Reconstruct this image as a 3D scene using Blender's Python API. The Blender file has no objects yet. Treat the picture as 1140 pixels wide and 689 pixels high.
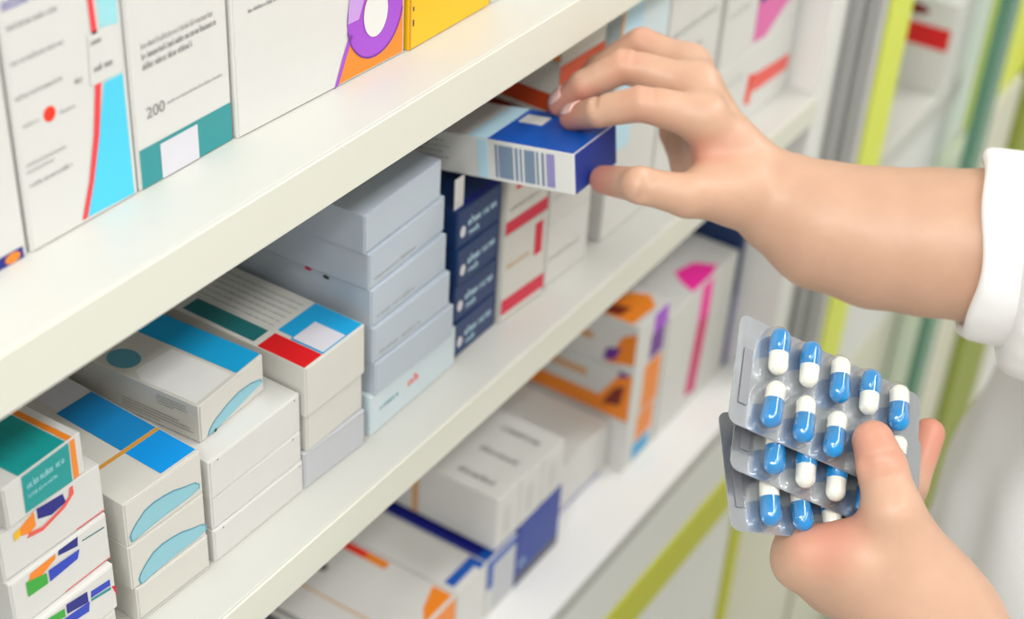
import bpy, bmesh, math, random
import numpy as np
from mathutils import Matrix, Vector

random.seed(7)
scene = bpy.context.scene
COL = scene.collection

# ------------------------------------------------------------------ camera, world, lights, exposure
cam_data = bpy.data.cameras.new('camera')
cam = bpy.data.objects.new('camera', cam_data)
COL.objects.link(cam)
cam_data.sensor_fit = 'HORIZONTAL'
cam_data.sensor_width = 36.0
cam_data.lens = 36.0 * 1765.94 / 1140.0
cam_data.clip_start = 0.02
cam.matrix_world = Matrix(((0.83627, -0.35023, 0.42189, 0.36),
                           (0.54564, 0.45563, -0.70333, 0.0),
                           (0.05410, 0.81838, 0.57213, 1.72),
                           (0, 0, 0, 1)))
cam_data.dof.use_dof = True
cam_data.dof.focus_distance = 0.685
cam_data.dof.aperture_fstop = 6.2
cam_data.dof.aperture_blades = 0
scene.camera = cam

world = bpy.data.worlds.new('world')
scene.world = world
world.use_nodes = True
bg = world.node_tree.nodes['Background']
bg.inputs[0].default_value = (1.0, 1.0, 0.985, 1)
bg.inputs[1].default_value = 0.56

scene.view_settings.view_transform = 'Standard'
scene.view_settings.look = 'None'
scene.view_settings.gamma = 1.0
scene.view_settings.exposure = 0.13
scene.view_settings.use_curve_mapping = False
scene.cycles.max_bounces = 8
scene.cycles.transparent_max_bounces = 16

def area_light(name, loc, size, power, color=(1, 1, 0.985)):
    d = bpy.data.lights.new(name, 'AREA')
    d.shape = 'RECTANGLE'
    d.size, d.size_y = size
    d.energy = power
    d.color = color
    o = bpy.data.objects.new(name, d)
    o.location = loc
    COL.objects.link(o)
    return o
area_light('unseen_ceiling_light', (1.10, 0.25, 2.82), (0.3, 3.8), 37)
area_light('unseen_ceiling_light', (0.36, -0.95, 2.82), (0.5, 0.8), 27)  # unseen lamp added behind the camera to brighten camera-facing sides
area_light('unseen_ceiling_light', (0.9, 2.5, 2.82), (0.3, 1.2), 24)

# ------------------------------------------------------------------ materials
def lin(h):
    h = h.lstrip('#')
    v = [int(h[i:i + 2], 16) / 255 for i in (0, 2, 4)]
    return tuple(((c + 0.055) / 1.055) ** 2.4 if c > 0.04045 else c / 12.92 for c in v) + (1,)

MATS = {}
def mat(key, color, rough=0.5, metal=0.0, noise=0.0, nscale=60.0, bump=0.0, sss=0.0, coat=0.0, spec=0.5):
    m = bpy.data.materials.new(key)
    m.use_nodes = True
    nt = m.node_tree
    b = nt.nodes['Principled BSDF']
    c = lin(color)
    b.inputs['Base Color'].default_value = c
    b.inputs['Roughness'].default_value = rough
    b.inputs['Metallic'].default_value = metal
    b.inputs['Specular IOR Level'].default_value = spec
    b.inputs['Coat Weight'].default_value = coat
    if sss:
        b.inputs['Subsurface Weight'].default_value = sss
        b.inputs['Subsurface Radius'].default_value = (1.0, 0.42, 0.25)
        b.inputs['Subsurface Scale'].default_value = 0.0025
    if noise or bump:
        tc = nt.nodes.new('ShaderNodeTexCoord')
        nz = nt.nodes.new('ShaderNodeTexNoise')
        nz.inputs['Scale'].default_value = nscale
        nz.inputs['Detail'].default_value = 4
        nt.links.new(tc.outputs['Object'], nz.inputs['Vector'])
        if noise:
            mx = nt.nodes.new('ShaderNodeMix')
            mx.data_type = 'RGBA'
            mx.inputs[6].default_value = tuple(x * (1 - noise) for x in c[:3]) + (1,)
            mx.inputs[7].default_value = tuple(min(1, x * (1 + noise)) for x in c[:3]) + (1,)
            nt.links.new(nz.outputs['Fac'], mx.inputs[0])
            nt.links.new(mx.outputs[2], b.inputs['Base Color'])
        if bump:
            bp = nt.nodes.new('ShaderNodeBump')
            bp.inputs['Strength'].default_value = bump
            bp.inputs['Distance'].default_value = 0.001
            nt.links.new(nz.outputs['Fac'], bp.inputs['Height'])
            nt.links.new(bp.outputs['Normal'], b.inputs['Normal'])
    MATS[key] = m
    return m

def card(key, color, **k):
    return mat(key, color, rough=k.pop('rough', 0.42), noise=0.02, nscale=90, **k)

card('white_card', '#DBDAD6'); card('cream_card', '#D6D4CC'); card('grey_card', '#BAC4CE'); card('pale_blue_card', '#D3E1E6')
card('silver_card', '#C4C6CB'); card('navy_card', '#133466'); card('royal_card', '#0653B2'); card('deep_blue_card', '#1A3B9A')
card('teal_card', '#0E9A98'); card('teal_print', '#2B9296'); card('yellow_card', '#F2BE12'); card('orange_print', '#F58A1F')
card('rust_print', '#C4451A'); card('red_print', '#DB1218'); card('crimson_print', '#D5173F'); card('cyan_print', '#10A3DC'); card('sky_print', '#22B7EA')
card('blue_print', '#0899EC'); card('steel_blue_print', '#1489CC'); card('ellipse_print', '#8FC6D4'); card('ellipse_edge', '#5FA3B8')
card('aqua_print', '#4CCFEF'); card('pale_aqua_print', '#9FDDE6'); card('violet_print', '#A64BD0'); card('lilac_print', '#C79CE0'); card('dark_violet_print', '#6C2A93')
card('pink_print', '#FF2CA6'); card('magenta_print', '#D8126C'); card('rose_print', '#E36BAE'); card('navy_print', '#151C82'); card('indigo_print', '#2340BE')
card('green_print', '#35A935'); card('coral_print', '#EF5A52'); card('scarlet_print', '#F0330C'); card('brown_print', '#7C1A0C')
card('grey_print', '#8E8E8C'); card('dark_grey_print', '#5B5C62'); card('mid_grey_print', '#A9A9A6'); card('pale_grey_print', '#C9C9C6'); card('white_print', '#E6E5E2')
card('lavender_print', '#DAD8E0'); card('lilac_grey_print', '#8D88B8'); card('dark_green_print', '#1E6E70'); card('black_print', '#222126'); card('amber_print', '#D99A3A')
card('barcode_print', '#74879C'); card('pale_sky_print', '#BFE2F2'); card('hot_coral_print', '#F4424A'); card('tan_print', '#D8A469')
mat('shelf_white', '#C6C6C0', rough=0.38, noise=0.012, nscale=25)
mat('shelf_edge', '#DFDFD2', rough=0.45, noise=0.012, nscale=25)
mat('panel_white', '#E6E6E2', rough=0.5, noise=0.015, nscale=12)
mat('counter_white', '#F2F2F0', rough=0.35, noise=0.012, nscale=20)
mat('door_white', '#DEDFDC', rough=0.45, noise=0.015, nscale=12)
mat('olive_white', '#D6D5C2', rough=0.5, noise=0.03, nscale=6)
mat('lime_trim', '#BFC11E', rough=0.45, noise=0.03, nscale=30)
mat('olive_trim', '#8C9A2C', rough=0.45, noise=0.05, nscale=30)
mat('bright_lime_trim', '#DCE556', rough=0.45, noise=0.03, nscale=30)
mat('aluminium', '#C6C6C4', rough=0.42, metal=0.15, noise=0.04, nscale=30)
mat('dark_aluminium', '#9FA09F', rough=0.42, metal=0.15, noise=0.04, nscale=30)
mat('rail_grey', '#B4B4B0', rough=0.4, noise=0.02, nscale=30)
mat('wall_paint', '#E4E2DB', rough=0.8, noise=0.02, nscale=5)
mat('floor_vinyl', '#C9C6BC', rough=0.35, noise=0.06, nscale=8)
mat('ceiling_paint', '#F0EFEA', rough=0.85, noise=0.015, nscale=5)
mat('skin', '#C9A087', rough=0.46, noise=0.07, nscale=85, bump=0.35, sss=0.10)
mat('nail', '#F0C6BC', rough=0.25, coat=0.3, noise=0.02, nscale=80)
mat('coat_cloth', '#F4F4F4', rough=0.85, noise=0.02, nscale=180, bump=0.25)
mat('trouser_cloth', '#3A4150', rough=0.85, noise=0.06, nscale=120, bump=0.2)
mat('shoe_leather', '#F0EFEC', rough=0.5, noise=0.03, nscale=50)
mat('hair_dark', '#2A1D17', rough=0.45, noise=0.25, nscale=140, bump=0.5)
mat('eye_white', '#EDE9E4', rough=0.2, noise=0.02)
mat('eye_dark', '#2B1A10', rough=0.15, noise=0.05)
mat('lip', '#C9847A', rough=0.4, noise=0.04, nscale=60)
mat('capsule_blue', '#0789CC', rough=0.14, noise=0.03, nscale=100, coat=0.5)
mat('capsule_white', '#F3F0E2', rough=0.18, noise=0.02, nscale=100, coat=0.5)
mat('foil', '#C6C7CB', rough=0.24, metal=0.65, noise=0.06, nscale=200, bump=0.12)
mat('foil_ridge', '#8E8F95', rough=0.34, metal=0.45, noise=0.06, nscale=200, bump=0.1)
mat('green_glass_edge', '#5F8F79', rough=0.25, noise=0.05, nscale=20)

def clear_plastic(key, tint, gloss_rough, base):
    m = bpy.data.materials.new(key)
    m.use_nodes = True
    nt = m.node_tree
    for n in list(nt.nodes):
        if n.type == 'BSDF_PRINCIPLED':
            nt.nodes.remove(n)
    out = [n for n in nt.nodes if n.type == 'OUTPUT_MATERIAL'][0]
    tr = nt.nodes.new('ShaderNodeBsdfTransparent')
    tr.inputs[0].default_value = tint
    gl = nt.nodes.new('ShaderNodeBsdfGlossy')
    gl.inputs['Roughness'].default_value = gloss_rough
    fr = nt.nodes.new('ShaderNodeLayerWeight')
    fr.inputs['Blend'].default_value = 0.18
    ad = nt.nodes.new('ShaderNodeMath')
    ad.operation = 'MULTIPLY_ADD'
    ad.inputs[1].default_value = 0.5
    ad.inputs[2].default_value = base
    nt.links.new(fr.outputs['Facing'], ad.inputs[0])
    mx = nt.nodes.new('ShaderNodeMixShader')
    nt.links.new(ad.outputs[0], mx.inputs[0])
    nt.links.new(tr.outputs[0], mx.inputs[1])
    nt.links.new(gl.outputs[0], mx.inputs[2])
    nt.links.new(mx.outputs[0], out.inputs[0])
    MATS[key] = m
clear_plastic('clear_pvc', (0.97, 0.98, 0.99, 1), 0.10, 0.07)
clear_plastic('cabinet_glass', (0.90, 0.96, 0.92, 1), 0.03, 0.03)

# ------------------------------------------------------------------ object helpers
def link(name, mesh, material, parent=None, smooth=False):
    o = bpy.data.objects.new(name, mesh)
    COL.objects.link(o)
    if material is not None:
        mesh.materials.clear()
        mesh.materials.append(MATS[material] if isinstance(material, str) else material)
    if smooth:
        mesh.polygons.foreach_set('use_smooth', [True] * len(mesh.polygons))
    if parent is not None:
        o.parent = parent
    return o

def pydata(name, verts, faces, material, parent=None, smooth=False):
    me = bpy.data.meshes.new(name)
    me.from_pydata([tuple(v) for v in verts], [], faces)
    me.update()
    return link(name, me, material, parent, smooth)

def thing(name, label, cat, loc=(0, 0, 0), rot=None, group=None):
    o = bpy.data.objects.new(name, None)
    o.empty_display_size = 0.02
    COL.objects.link(o)
    o.location = loc
    if rot is not None:
        if isinstance(rot, Matrix):
            o.rotation_euler = rot.to_euler()
        else:
            o.rotation_euler = (0, 0, rot)
    o['label'] = label
    o['category'] = cat
    if group:
        o['group'] = group
    return o

def structure(o, label=None):
    o['kind'] = 'structure'
    if label:
        o['label'] = label
    return o

def box_geo(x0, y0, z0, x1, y1, z1, b=0.0):
    bm = bmesh.new()
    bmesh.ops.create_cube(bm, size=1.0)
    for v in bm.verts:
        v.co = Vector((x0 + (v.co.x + .5) * (x1 - x0), y0 + (v.co.y + .5) * (y1 - y0), z0 + (v.co.z + .5) * (z1 - z0)))
    if b > 0:
        bmesh.ops.bevel(bm, geom=bm.edges[:], offset=b, segments=2, profile=0.5, affect='EDGES')
    return bm

def box(name, lo, hi, material, parent=None, b=0.0):
    bm = box_geo(*lo, *hi, b=b)
    me = bpy.data.meshes.new(name)
    bm.to_mesh(me); bm.free()
    return link(name, me, material, parent)

def multi_box(name, boxes, material, parent=None):
    vs, fs = [], []
    for (lo, hi) in boxes:
        n = len(vs)
        for x in (lo[0], hi[0]):
            for y in (lo[1], hi[1]):
                for z in (lo[2], hi[2]):
                    vs.append((x, y, z))
        fs += [tuple(n + i for i in f) for f in ((0, 1, 3, 2), (4, 6, 7, 5), (0, 4, 5, 1), (2, 3, 7, 6), (0, 2, 6, 4), (1, 5, 7, 3))]
    return pydata(name, vs, fs, material, parent)

# ------------------------------------------------------------------ room shell
def shell():
    structure(box('floor', (-0.6, -1.6, -0.05), (3.2, 4.4, 0.0), 'floor_vinyl'))
    structure(box('ceiling', (-0.6, -1.6, 2.90), (3.2, 4.4, 2.95), 'ceiling_paint'))
    structure(box('wall_left', (-0.45, -1.6, 0.0), (-0.38, 4.4, 2.90), 'wall_paint'))
    structure(box('wall_far', (-0.45, 4.33, 0.0), (3.2, 4.4, 2.90), 'wall_paint'))
shell()

# ------------------------------------------------------------------ shelving
Y0, Y1 = -0.50, 1.045           # run of the first bay
unit = thing('shelving_unit', 'white wall shelving unit holding the rows of medicine cartons', 'shelf', (0, 0, 0.9316))
def U(lo, hi): return (lo[0], lo[1], lo[2] - 0.9316), (hi[0], hi[1], hi[2] - 0.9316)
box('shelf_board', *U((-0.32, Y0, 1.3722), (0.0, Y1 - 0.03, 1.3968)), 'shelf_white', unit, b=0.0012)
box('shelf_board', *U((-0.32, Y0, 1.1712), (0.0, Y1 - 0.03, 1.1936)), 'shelf_white', unit, b=0.0012)
box('back_panel', *U((-0.335, Y0, 0.9316), (-0.32, Y1, 2.0)), 'panel_white', unit)
box('end_panel', *U((-0.32, Y1 - 0.03, 0.9316), (0.0, Y1, 2.0)), 'panel_white', unit, b=0.001)
for zt in (1.3722, 1.1712):
    box('edge_strip', *U((0.0, Y0, zt + 0.0002), (0.0012, Y1 - 0.03, zt + (0.0240 if zt > 1.3 else 0.0218))), 'shelf_edge', unit)

counter = thing('counter_top', 'long white worktop under the shelves with a grey line along its lip', 'counter', (0, 0, 0.864))
box('worktop', (-0.33, Y0, 0.0), (0.0, Y1, 0.0676), 'counter_white', counter, b=0.0015)
box('edge_rail', (0.0, Y0, 0.059), (0.003, Y1, 0.0676), 'rail_grey', counter)
box('lip_panel', (0.0, Y0, 0.0), (0.002, Y1, 0.0588), 'door_white', counter)

base = thing('base_cabinet', 'white base cabinet below the worktop with lime green trim', 'cabinet', (0, 0, 0))
box('carcass', (-0.33, Y0, 0.08), (-0.02, 1.0, 0.864), 'panel_white', base)
box('plinth', (-0.33, Y0, 0.0), (-0.06, 1.02, 0.08), 'rail_grey', base)
box('top_trim', (-0.02, Y0, 0.819), (0.004, 1.02, 0.8635), 'lime_trim', base, b=0.001)
for k, (a, b_) in enumerate(((-0.498, -0.002), (0.002, 0.498), (0.502, 0.998))):
    d = box('door', (-0.0195, a, 0.085), (0.0, b_, 0.816), 'door_white', base, b=0.0015)
    box('handle', (0.0002, b_ - 0.045, 0.35), (0.010, b_ - 0.035, 0.50), 'aluminium', d, b=0.001)
box('corner_trim', (-0.02, 1.001, 0.085), (0.003, 1.019, 0.8185), 'lime_trim', base, b=0.001)

post = thing('partition_post', 'ribbed grey metal upright between the shelving and the next display bay', 'post', (0, 1.09, 0))
box('post_body', (-0.05, -0.042, 0.805), (0.0, 0.037, 2.2), 'aluminium', post, b=0.002)
for y0 in (-0.040, -0.012, 0.016):
    box('rib', (0.0002, y0, 0.806), (0.007, y0 + 0.013, 2.199), 'dark_aluminium' if y0 < 0.01 else 'aluminium', post, b=0.001)

# neighbouring display bay
bay = thing('display_bay', 'next white display bay with lime edge strips and a green glass side', 'cabinet', (0, 1.13, 0))
box('edge_strip', (-0.02, 0.0, 0.805), (0.006, 0.055, 2.2), 'bright_lime_trim', bay, b=0.001)
box('back_panel', (-0.33, 0.0, 0.0), (-0.31, 1.2, 2.2), 'panel_white', bay)
box('side_panel', (-0.31, 0.0, 0.805), (-0.022, 0.018, 2.2), 'panel_white', bay)
box('shelf_board', (-0.31, 0.02, 1.035), (0.002, 0.275, 1.060), 'shelf_white', bay, b=0.001)
box('front_panel', (-0.03, 0.056, 0.805), (-0.003, 0.275, 1.033), 'door_white', bay, b=0.001)
box('glass_pane', (-0.31, 0.282, 0.05), (0.02, 0.292, 2.1), 'cabinet_glass', bay)
box('glass_edge', (0.0202, 0.270, 0.05), (0.032, 0.304, 2.1), 'green_glass_edge', bay)
box('base_panel', (-0.03, 0.30, 0.10), (-0.01, 0.598, 0.93), 'olive_white', bay, b=0.001)
box('lime_panel', (-0.03, 0.40, 0.94), (-0.012, 0.598, 2.1), 'bright_lime_trim', bay, b=0.001)
box('pale_panel', (-0.03, 0.30, 0.94), (-0.016, 0.395, 2.1), 'panel_white', bay, b=0.001)
box('olive_strip', (-0.03, 0.60, 0.02), (0.0, 0.76, 2.1), 'olive_trim', bay, b=0.001)
box('outer_panel', (-0.03, 0.762, 0.02), (-0.01, 1.2, 2.1), 'panel_white', bay, b=0.001)
low = thing('low_panel_unit', 'pale olive low front panel standing beyond the lime corner trim', 'cabinet', (0, 1.021, 0))
box('front_panel', (-0.16, 0.0, 0.0), (-0.004, 0.205, 0.80), 'olive_white', low, b=0.001)
box('dark_gap', (-0.16, 0.2055, 0.0), (-0.02, 0.225, 0.80), 'rail_grey', low)
box('far_panel', (-0.16, 0.2255, 0.0), (-0.004, 0.38, 0.80), 'olive_white', low, b=0.001)

# ------------------------------------------------------------------ cartons
K = 0.8                                        # survey unit in metres
def SV(x, y, z): return Vector((x * K, y * K, z * K + 0.344))

def rect(s0, t0, s1, t1): return [(s0, t0), (s1, t0), (s1, t1), (s0, t1)]
def oval(cs, ct, rs, rt, n=28, a0=0, a1=360, rot=0):
    r = math.radians(rot)
    out = []
    for i in range(n + (1 if a1 - a0 < 360 else 0)):
        a = math.radians(a0 + (a1 - a0) * i / n)
        x, y = math.cos(a), math.sin(a)
        out.append((cs + rs * (x * math.cos(r) - y * math.sin(r)), ct + rt * (x * math.sin(r) + y * math.cos(r))))
    return out
def ring(cs, ct, r0s, r0t, r1s, r1t, n=32, a0=0, a1=360):
    out = []
    for i in range(n):
        a, b = [math.radians(a0 + (a1 - a0) * j / n) for j in (i, i + 1)]
        out.append([(cs + r0s * math.cos(a), ct + r0t * math.sin(a)), (cs + r1s * math.cos(a), ct + r1t * math.sin(a)),
                    (cs + r1s * math.cos(b), ct + r1t * math.sin(b)), (cs + r0s * math.cos(b), ct + r0t * math.sin(b))])
    return out
def words(s0, t, s1, h, seed=1, aspect=0.5, gap=0.22):
    """a printed line too small to read: little letter-shaped strokes"""
    rnd = random.Random(seed)
    out, s = [], s0
    cw = h * aspect
    while s < s1 - cw * .4:
        n = rnd.randint(3, 9)
        for _ in range(n):
            w = cw * rnd.uniform(.55, 1.0)
            if s + w > s1: break
            hh = h * rnd.choice((.62, .62, .66, 1.0))
            kind = rnd.random()
            st = cw * .28
            out.append(rect(s, t, s + st, t + hh))
            if kind < .75: out.append(rect(s + w - st, t, s + w, t + h * .62))
            if kind > .3: out.append(rect(s + st, t + h * .5, s + w - st, t + h * .62))
            if kind > .6 or kind < .2: out.append(rect(s + st, t, s + w - st, t + h * .12))
            s += w + cw * gap
        s += cw * .6
    return out
def lines(s0, s1, t0, t1, n, seed, fill=.55, aspect=.02):
    out = []
    rnd = random.Random(seed)
    step = (t1 - t0) / n
    for i in range(n):
        e = s0 + (s1 - s0) * (rnd.uniform(.78, 1) if i < n - 1 else rnd.uniform(.4, .7))
        out += words(s0, t1 - (i + 1) * step + step * .2, e, step * fill, seed + i, aspect)
    return out

def triangulate_ok(poly):
    return poly

FLIFT = 0.00015
def print_part(carton_root, dims, name, face, color, polys, level=0, label=None):
    w, d, h, f0 = dims
    vs, fs = [], []
    e = FLIFT * (1 + level)
    for poly in polys:
        n = len(vs)
        for (s, t) in poly:
            if face == 'front':
                vs.append((s * w, -f0 - e, t * h))
            elif face == 'top':
                vs.append((s * w, t * d, h + e))
            elif face == 'left':
                vs.append((-e, (1 - s) * d, t * h))
        fs.append(tuple(range(n, n + len(poly))))
    o = pydata(name, vs, fs, color, carton_root)
    if face == 'left' or face == 'top' or face == 'front':
        # make every facet look outwards
        want = {'front': Vector((0, -1, 0)), 'top': Vector((0, 0, 1)), 'left': Vector((-1, 0, 0))}[face]
        me = o.data
        flip = [p.index for p in me.polygons if p.normal.dot(want) < 0]
        if flip:
            bm = bmesh.new(); bm.from_mesh(me); bm.faces.ensure_lookup_table()
            bmesh.ops.reverse_faces(bm, faces=[bm.faces[i] for i in flip])
            bm.to_mesh(me); bm.free()
    if label: o['label'] = label
    return o

CART = []
def carton(label, group, fl, fr, z0, z1, depth, color='white_card', prints=(), flap=True, tilt=None, units='sv', gap=0.0004, flap_color=None, cat='box'):
    a = SV(fl[0], fl[1], z0); b = SV(fr[0], fr[1], z0)
    u = b - a
    w = u.length
    h = (z1 - z0) * K - gap
    d = depth * K
    group = group or ('cartons on the upper shelf' if z0 > 1.3 else 'cartons on the middle shelf' if z0 > 1.06 else 'cartons on the worktop')
    root = thing('medicine_carton', label, cat, a, math.atan2(u.y, u.x), group)
    if tilt is not None:
        root.rotation_euler = tilt
    bm = box_geo(0, 0, 0, w, d, h, b=0.00045)
    me = bpy.data.meshes.new('carton_body'); bm.to_mesh(me); bm.free()
    link('carton_body', me, color, root)
    f0 = 0.0
    if flap:
        f0 = 0.0005
        box('tuck_flap', (0.0009, -f0, 0.0007), (w - 0.0009, -0.00002, h - 0.0006), flap_color or color, root, b=0.00018)
    for p in prints:
        print_part(root, (w, d, h, f0), *p)
    CART.append(root)
    return root

def mpoly(polys, f): return [[f(s, t) for (s, t) in p] for p in polys]
def along(s0, s1, t0, t1, n, seed, h=.55, asp=.5):
    """printed lines on a top face, running from front to back"""
    out = []
    step = (s1 - s0) / n
    rnd = random.Random(seed)
    for i in range(n):
        ln = words(0, 0, (t1 - t0) * (rnd.uniform(.75, 1.0)), step * h, seed + i, asp)
        sa = s0 + i * step
        out += [[(sa + y, t0 + x) for (x, y) in p] for p in ln]
    return out

# --- cartons standing on the upper shelf
G_TOP = None
ZT = 1.31605
carton('white upright carton at the left frame edge with a dark orange-dotted foot band', G_TOP, (-.0475, .30), (-.0475, .3985), ZT, 1.45, .10, 'white_card',
       [('foot_band', 'front', 'navy_print', [rect(.0, .0, .975, .045)]),
        ('orange_dot', 'front', 'orange_print', [oval(.91, .022, .045, .019)], 1)])
carton('white upright carton with a blue flank, coral arc and one orange dot', G_TOP, (-.0465, .4005), (-.0465, .468), ZT, 1.45, .10, 'white_card',
       [('aqua_panel', 'front', 'aqua_print', [[(.50, .02), (.96, .012), (.955, .49), (.78, .49), (.745, .42), (.68, .30), (.585, .14)]]),
        ('pale_aqua_panel', 'front', 'pale_aqua_print', [[(.80, .49), (.955, .49), (.96, .76), (.965, .99), (.76, .99), (.79, .80), (.80, .65)]]),
        ('coral_arc', 'front', 'hot_coral_print', [[(.455, .02), (.505, .02), (.60, .15), (.69, .31), (.755, .5), (.70, .5), (.64, .32), (.555, .155)],
                                                   [(.715, .68), (.765, .68), (.755, .80), (.70, .99), (.65, .99), (.71, .80)]], 1),
        ('white_patch', 'front', 'white_card', [[(.66, .50), (.955, .50), (.955, .68), (.86, .69), (.68, .69)]], 1),
        ('orange_dot', 'front', 'scarlet_print', [oval(.288, .475, .052, .028)]),
        ('printed_text', 'front', 'mid_grey_print', lines(.04, .46, .295, .345, 2, 3, .6, .013) + words(.05, .245, .44, .022, 5, .7) + words(.03, .572, .43, .02, 6, .7)
         + words(.03, .695, .48, .02, 7, .7) + words(.04, .815, .48, .024, 8, .8) + words(.06, .468, .20, .016, 9, .9) + words(.38, .455, .52, .016, 10, .9)),
        ('printed_heading', 'front', 'lilac_grey_print', words(.02, .885, .48, .05, 12, .8)),
        ('printed_dose', 'front', 'grey_print', words(.70, .645, .82, .022, 13, 1.0) + words(.70, .545, .87, .028, 14, 1.0) + words(.53, .537, .62, .026, 15, 1.2), 2)])
t2 = carton('white upright carton with a teal foot band holding a blank white square', G_TOP, (-.0465, .4695), (-.0465, .537), ZT, 1.45, .10, 'white_card',
       [('teal_band', 'front', 'teal_print', [rect(.02, .005, .985, .165)]),
        ('white_square', 'front', 'lavender_print', [rect(.225, .006, .615, .15)], 1),
        ('printed_text', 'front', 'mid_grey_print', words(.12, .545, .85, .026, 21, .5) + words(.33, .29, .92, .016, 24, .7)),
        ('printed_bold_text', 'front', 'grey_print', words(.12, .505, .88, .028, 22, .5) + words(.12, .465, .62, .028, 23, .5))])
carton('large white upright carton with purple ring on an orange corner', G_TOP, (-.0445, .5385), (-.0385, .6745), ZT, 1.45, .10, 'white_card',
       [('orange_corner', 'front', 'orange_print', [[(.575, .012), (.985, .012), (.985, .6), (.80, .6), (.655, .22), (.615, .12)]]),
        ('violet_edge', 'front', 'violet_print', [[(.55, .0), (.575, .012), (.625, .12), (.665, .20), (.645, .21), (.60, .12)]], 1),
        ('violet_ring', 'front', 'violet_print', ring(.805, .26, .175, .20, .075, .105), 1),
        ('ring_shade', 'front', 'dark_violet_print', ring(.805, .26, .178, .204, .172, .196, 24, 190, 350), 2),
        ('lilac_sweep', 'front', 'lilac_print', [[(.632, .26), (.70, .26), (.735, .34), (.73, .42), (.66, .42), (.64, .34)]], 2),
        ('ring_hole', 'front', 'white_print', [oval(.805, .255, .076, .106)], 3),
        ('printed_text', 'front', 'grey_print', words(.08, .50, .26, .018, 31, .45))])
carton('bright yellow upright carton on the upper shelf', G_TOP, (-.037, .6775), (-.037, .761), ZT, 1.45, .10, 'yellow_card',
       [('amber_fold', 'front', 'amber_print', [rect(.0, .0, .012, .98)]), ('small_mark', 'front', 'black_print', [rect(.03, .11, .045, .14), rect(.03, .18, .045, .20)])])
carton('plain white upright carton right of the yellow one', G_TOP, (-.037, .763), (-.037, .845), ZT, 1.45, .10, 'white_card',
       [('printed_text', 'front', 'mid_grey_print', words(.1, .5, .8, .03, 41, .5))])

# --- middle shelf, from left to right
Z2 = 1.06205
# pile with the teal carton
def quad_logo(dx=0, ht=1.0, t0=0.0):
    pass
carton('teal topped carton with orange rim, topmost of the leftmost pile', None, (-.037, .3555), (-.039, .4079), 1.184, 1.21, .13, 'white_card',
       [('teal_front', 'front', 'teal_card', [[(.22, .10), (.82, .03), (.83, .99), (.23, .99)]]),
        ('orange_rim', 'front', 'orange_print', [[(.84, .03), (.91, .05), (.91, .99), (.845, .99)]]),
        ('teal_top', 'top', 'teal_card', [rect(.22, .004, .82, .97)]),
        ('orange_rim_top', 'top', 'orange_print', [rect(.835, .004, .905, .97)]),
        ('printed_text', 'front', 'pale_aqua_print', words(.28, .62, .80, .17, 51, .2) + words(.28, .40, .66, .10, 52, .25), 1),
        ('printed_top_text', 'top', 'teal_print', along(.32, .75, .08, .8, 3, 53, .25, .35), 1)])
carton('white carton with orange and navy print fringed pink, second in the leftmost pile', None, (-.0395, .35), (-.0379, .4165), 1.152, 1.184, .13, 'white_card',
       [('orange_block', 'front', 'orange_print', [[(.16, .80), (.345, .99), (.345, .68), (.28, .62), (.16, .72)]]),
        ('yellow_block', 'front', 'yellow_card', [[(.14, .82), (.20, .86), (.20, .70), (.14, .66)]], 1),
        ('navy_block', 'front', 'navy_print', [[(.37, .78), (.37, .99), (.62, .94), (.64, .74), (.50, .68)]]),
        ('pink_fringe', 'front', 'coral_print', [[(.25, .56), (.40, .50), (.62, .64), (.72, .80), (.72, .97), (.69, .97), (.67, .80), (.58, .69), (.40, .58), (.28, .64)]], 1),
        ('red_line', 'front', 'coral_print', [rect(.70, .03, .99, .055)])])
def medley(label, y1, x0, x1, z0, z1, seed):
    return carton(label, None, (x0, .35), (x1, y1), z0, z1, .13, 'white_card',
       [('orange_block', 'front', 'orange_print', [[(.15, .60), (.45, .86), (.46, .96), (.20, .94)]]),
        ('green_block', 'front', 'green_print', [[(.15, .52), (.35, .49), (.35, .72), (.15, .84)]], 1),
        ('navy_block', 'front', 'navy_print', [[(.48, .88), (.68, .78), (.69, .97), (.49, .98)]]),
        ('blue_block', 'front', 'indigo_print', [[(.37, .49), (.66, .53), (.69, .70), (.37, .74)]], 1),
        ('dark_line', 'front', 'dark_green_print', [[(.73, .80), (.96, .74), (.96, .765), (.73, .825)]]),
        ('red_line', 'front', 'coral_print', [rect(.5, .03, .99, .05)])])
medley('white carton with orange, green and blue blocks, third in the leftmost pile', .4156, -.0367, -.0367, 1.12, 1.152, 3)
r_ = carton('white carton with blue stripes and a red corner tip, fourth in the leftmost pile', None, (-.033, .35), (-.033, .413), 1.088, 1.12, .13, 'white_card',
       [('navy_block', 'front', 'navy_print', [[(.46, .72), (.69, .62), (.69, .86), (.46, .93)]]),
        ('green_block', 'front', 'green_print', [[(.20, .80), (.44, .70), (.44, .88), (.25, .94)]]),
        ('blue_block', 'front', 'indigo_print', [[(.38, .5), (.68, .42), (.70, .62), (.40, .68)]], 1),
        ('blue_stripe', 'front', 'indigo_print', [[(.72, .66), (.94, .60), (.94, .74), (.73, .80)]]),
        ('green_stripe', 'front', 'teal_print', [[(.72, .58), (.94, .50), (.94, .57), (.72, .64)]]),
        ('red_tip', 'front', 'crimson_print', [[(.95, .56), (.998, .28), (.998, .50)]])])
carton('plain white carton on the shelf board under the leftmost pile', None, (-.033, .35), (-.033, .411), Z2, 1.088, .13, 'cream_card')

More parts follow.
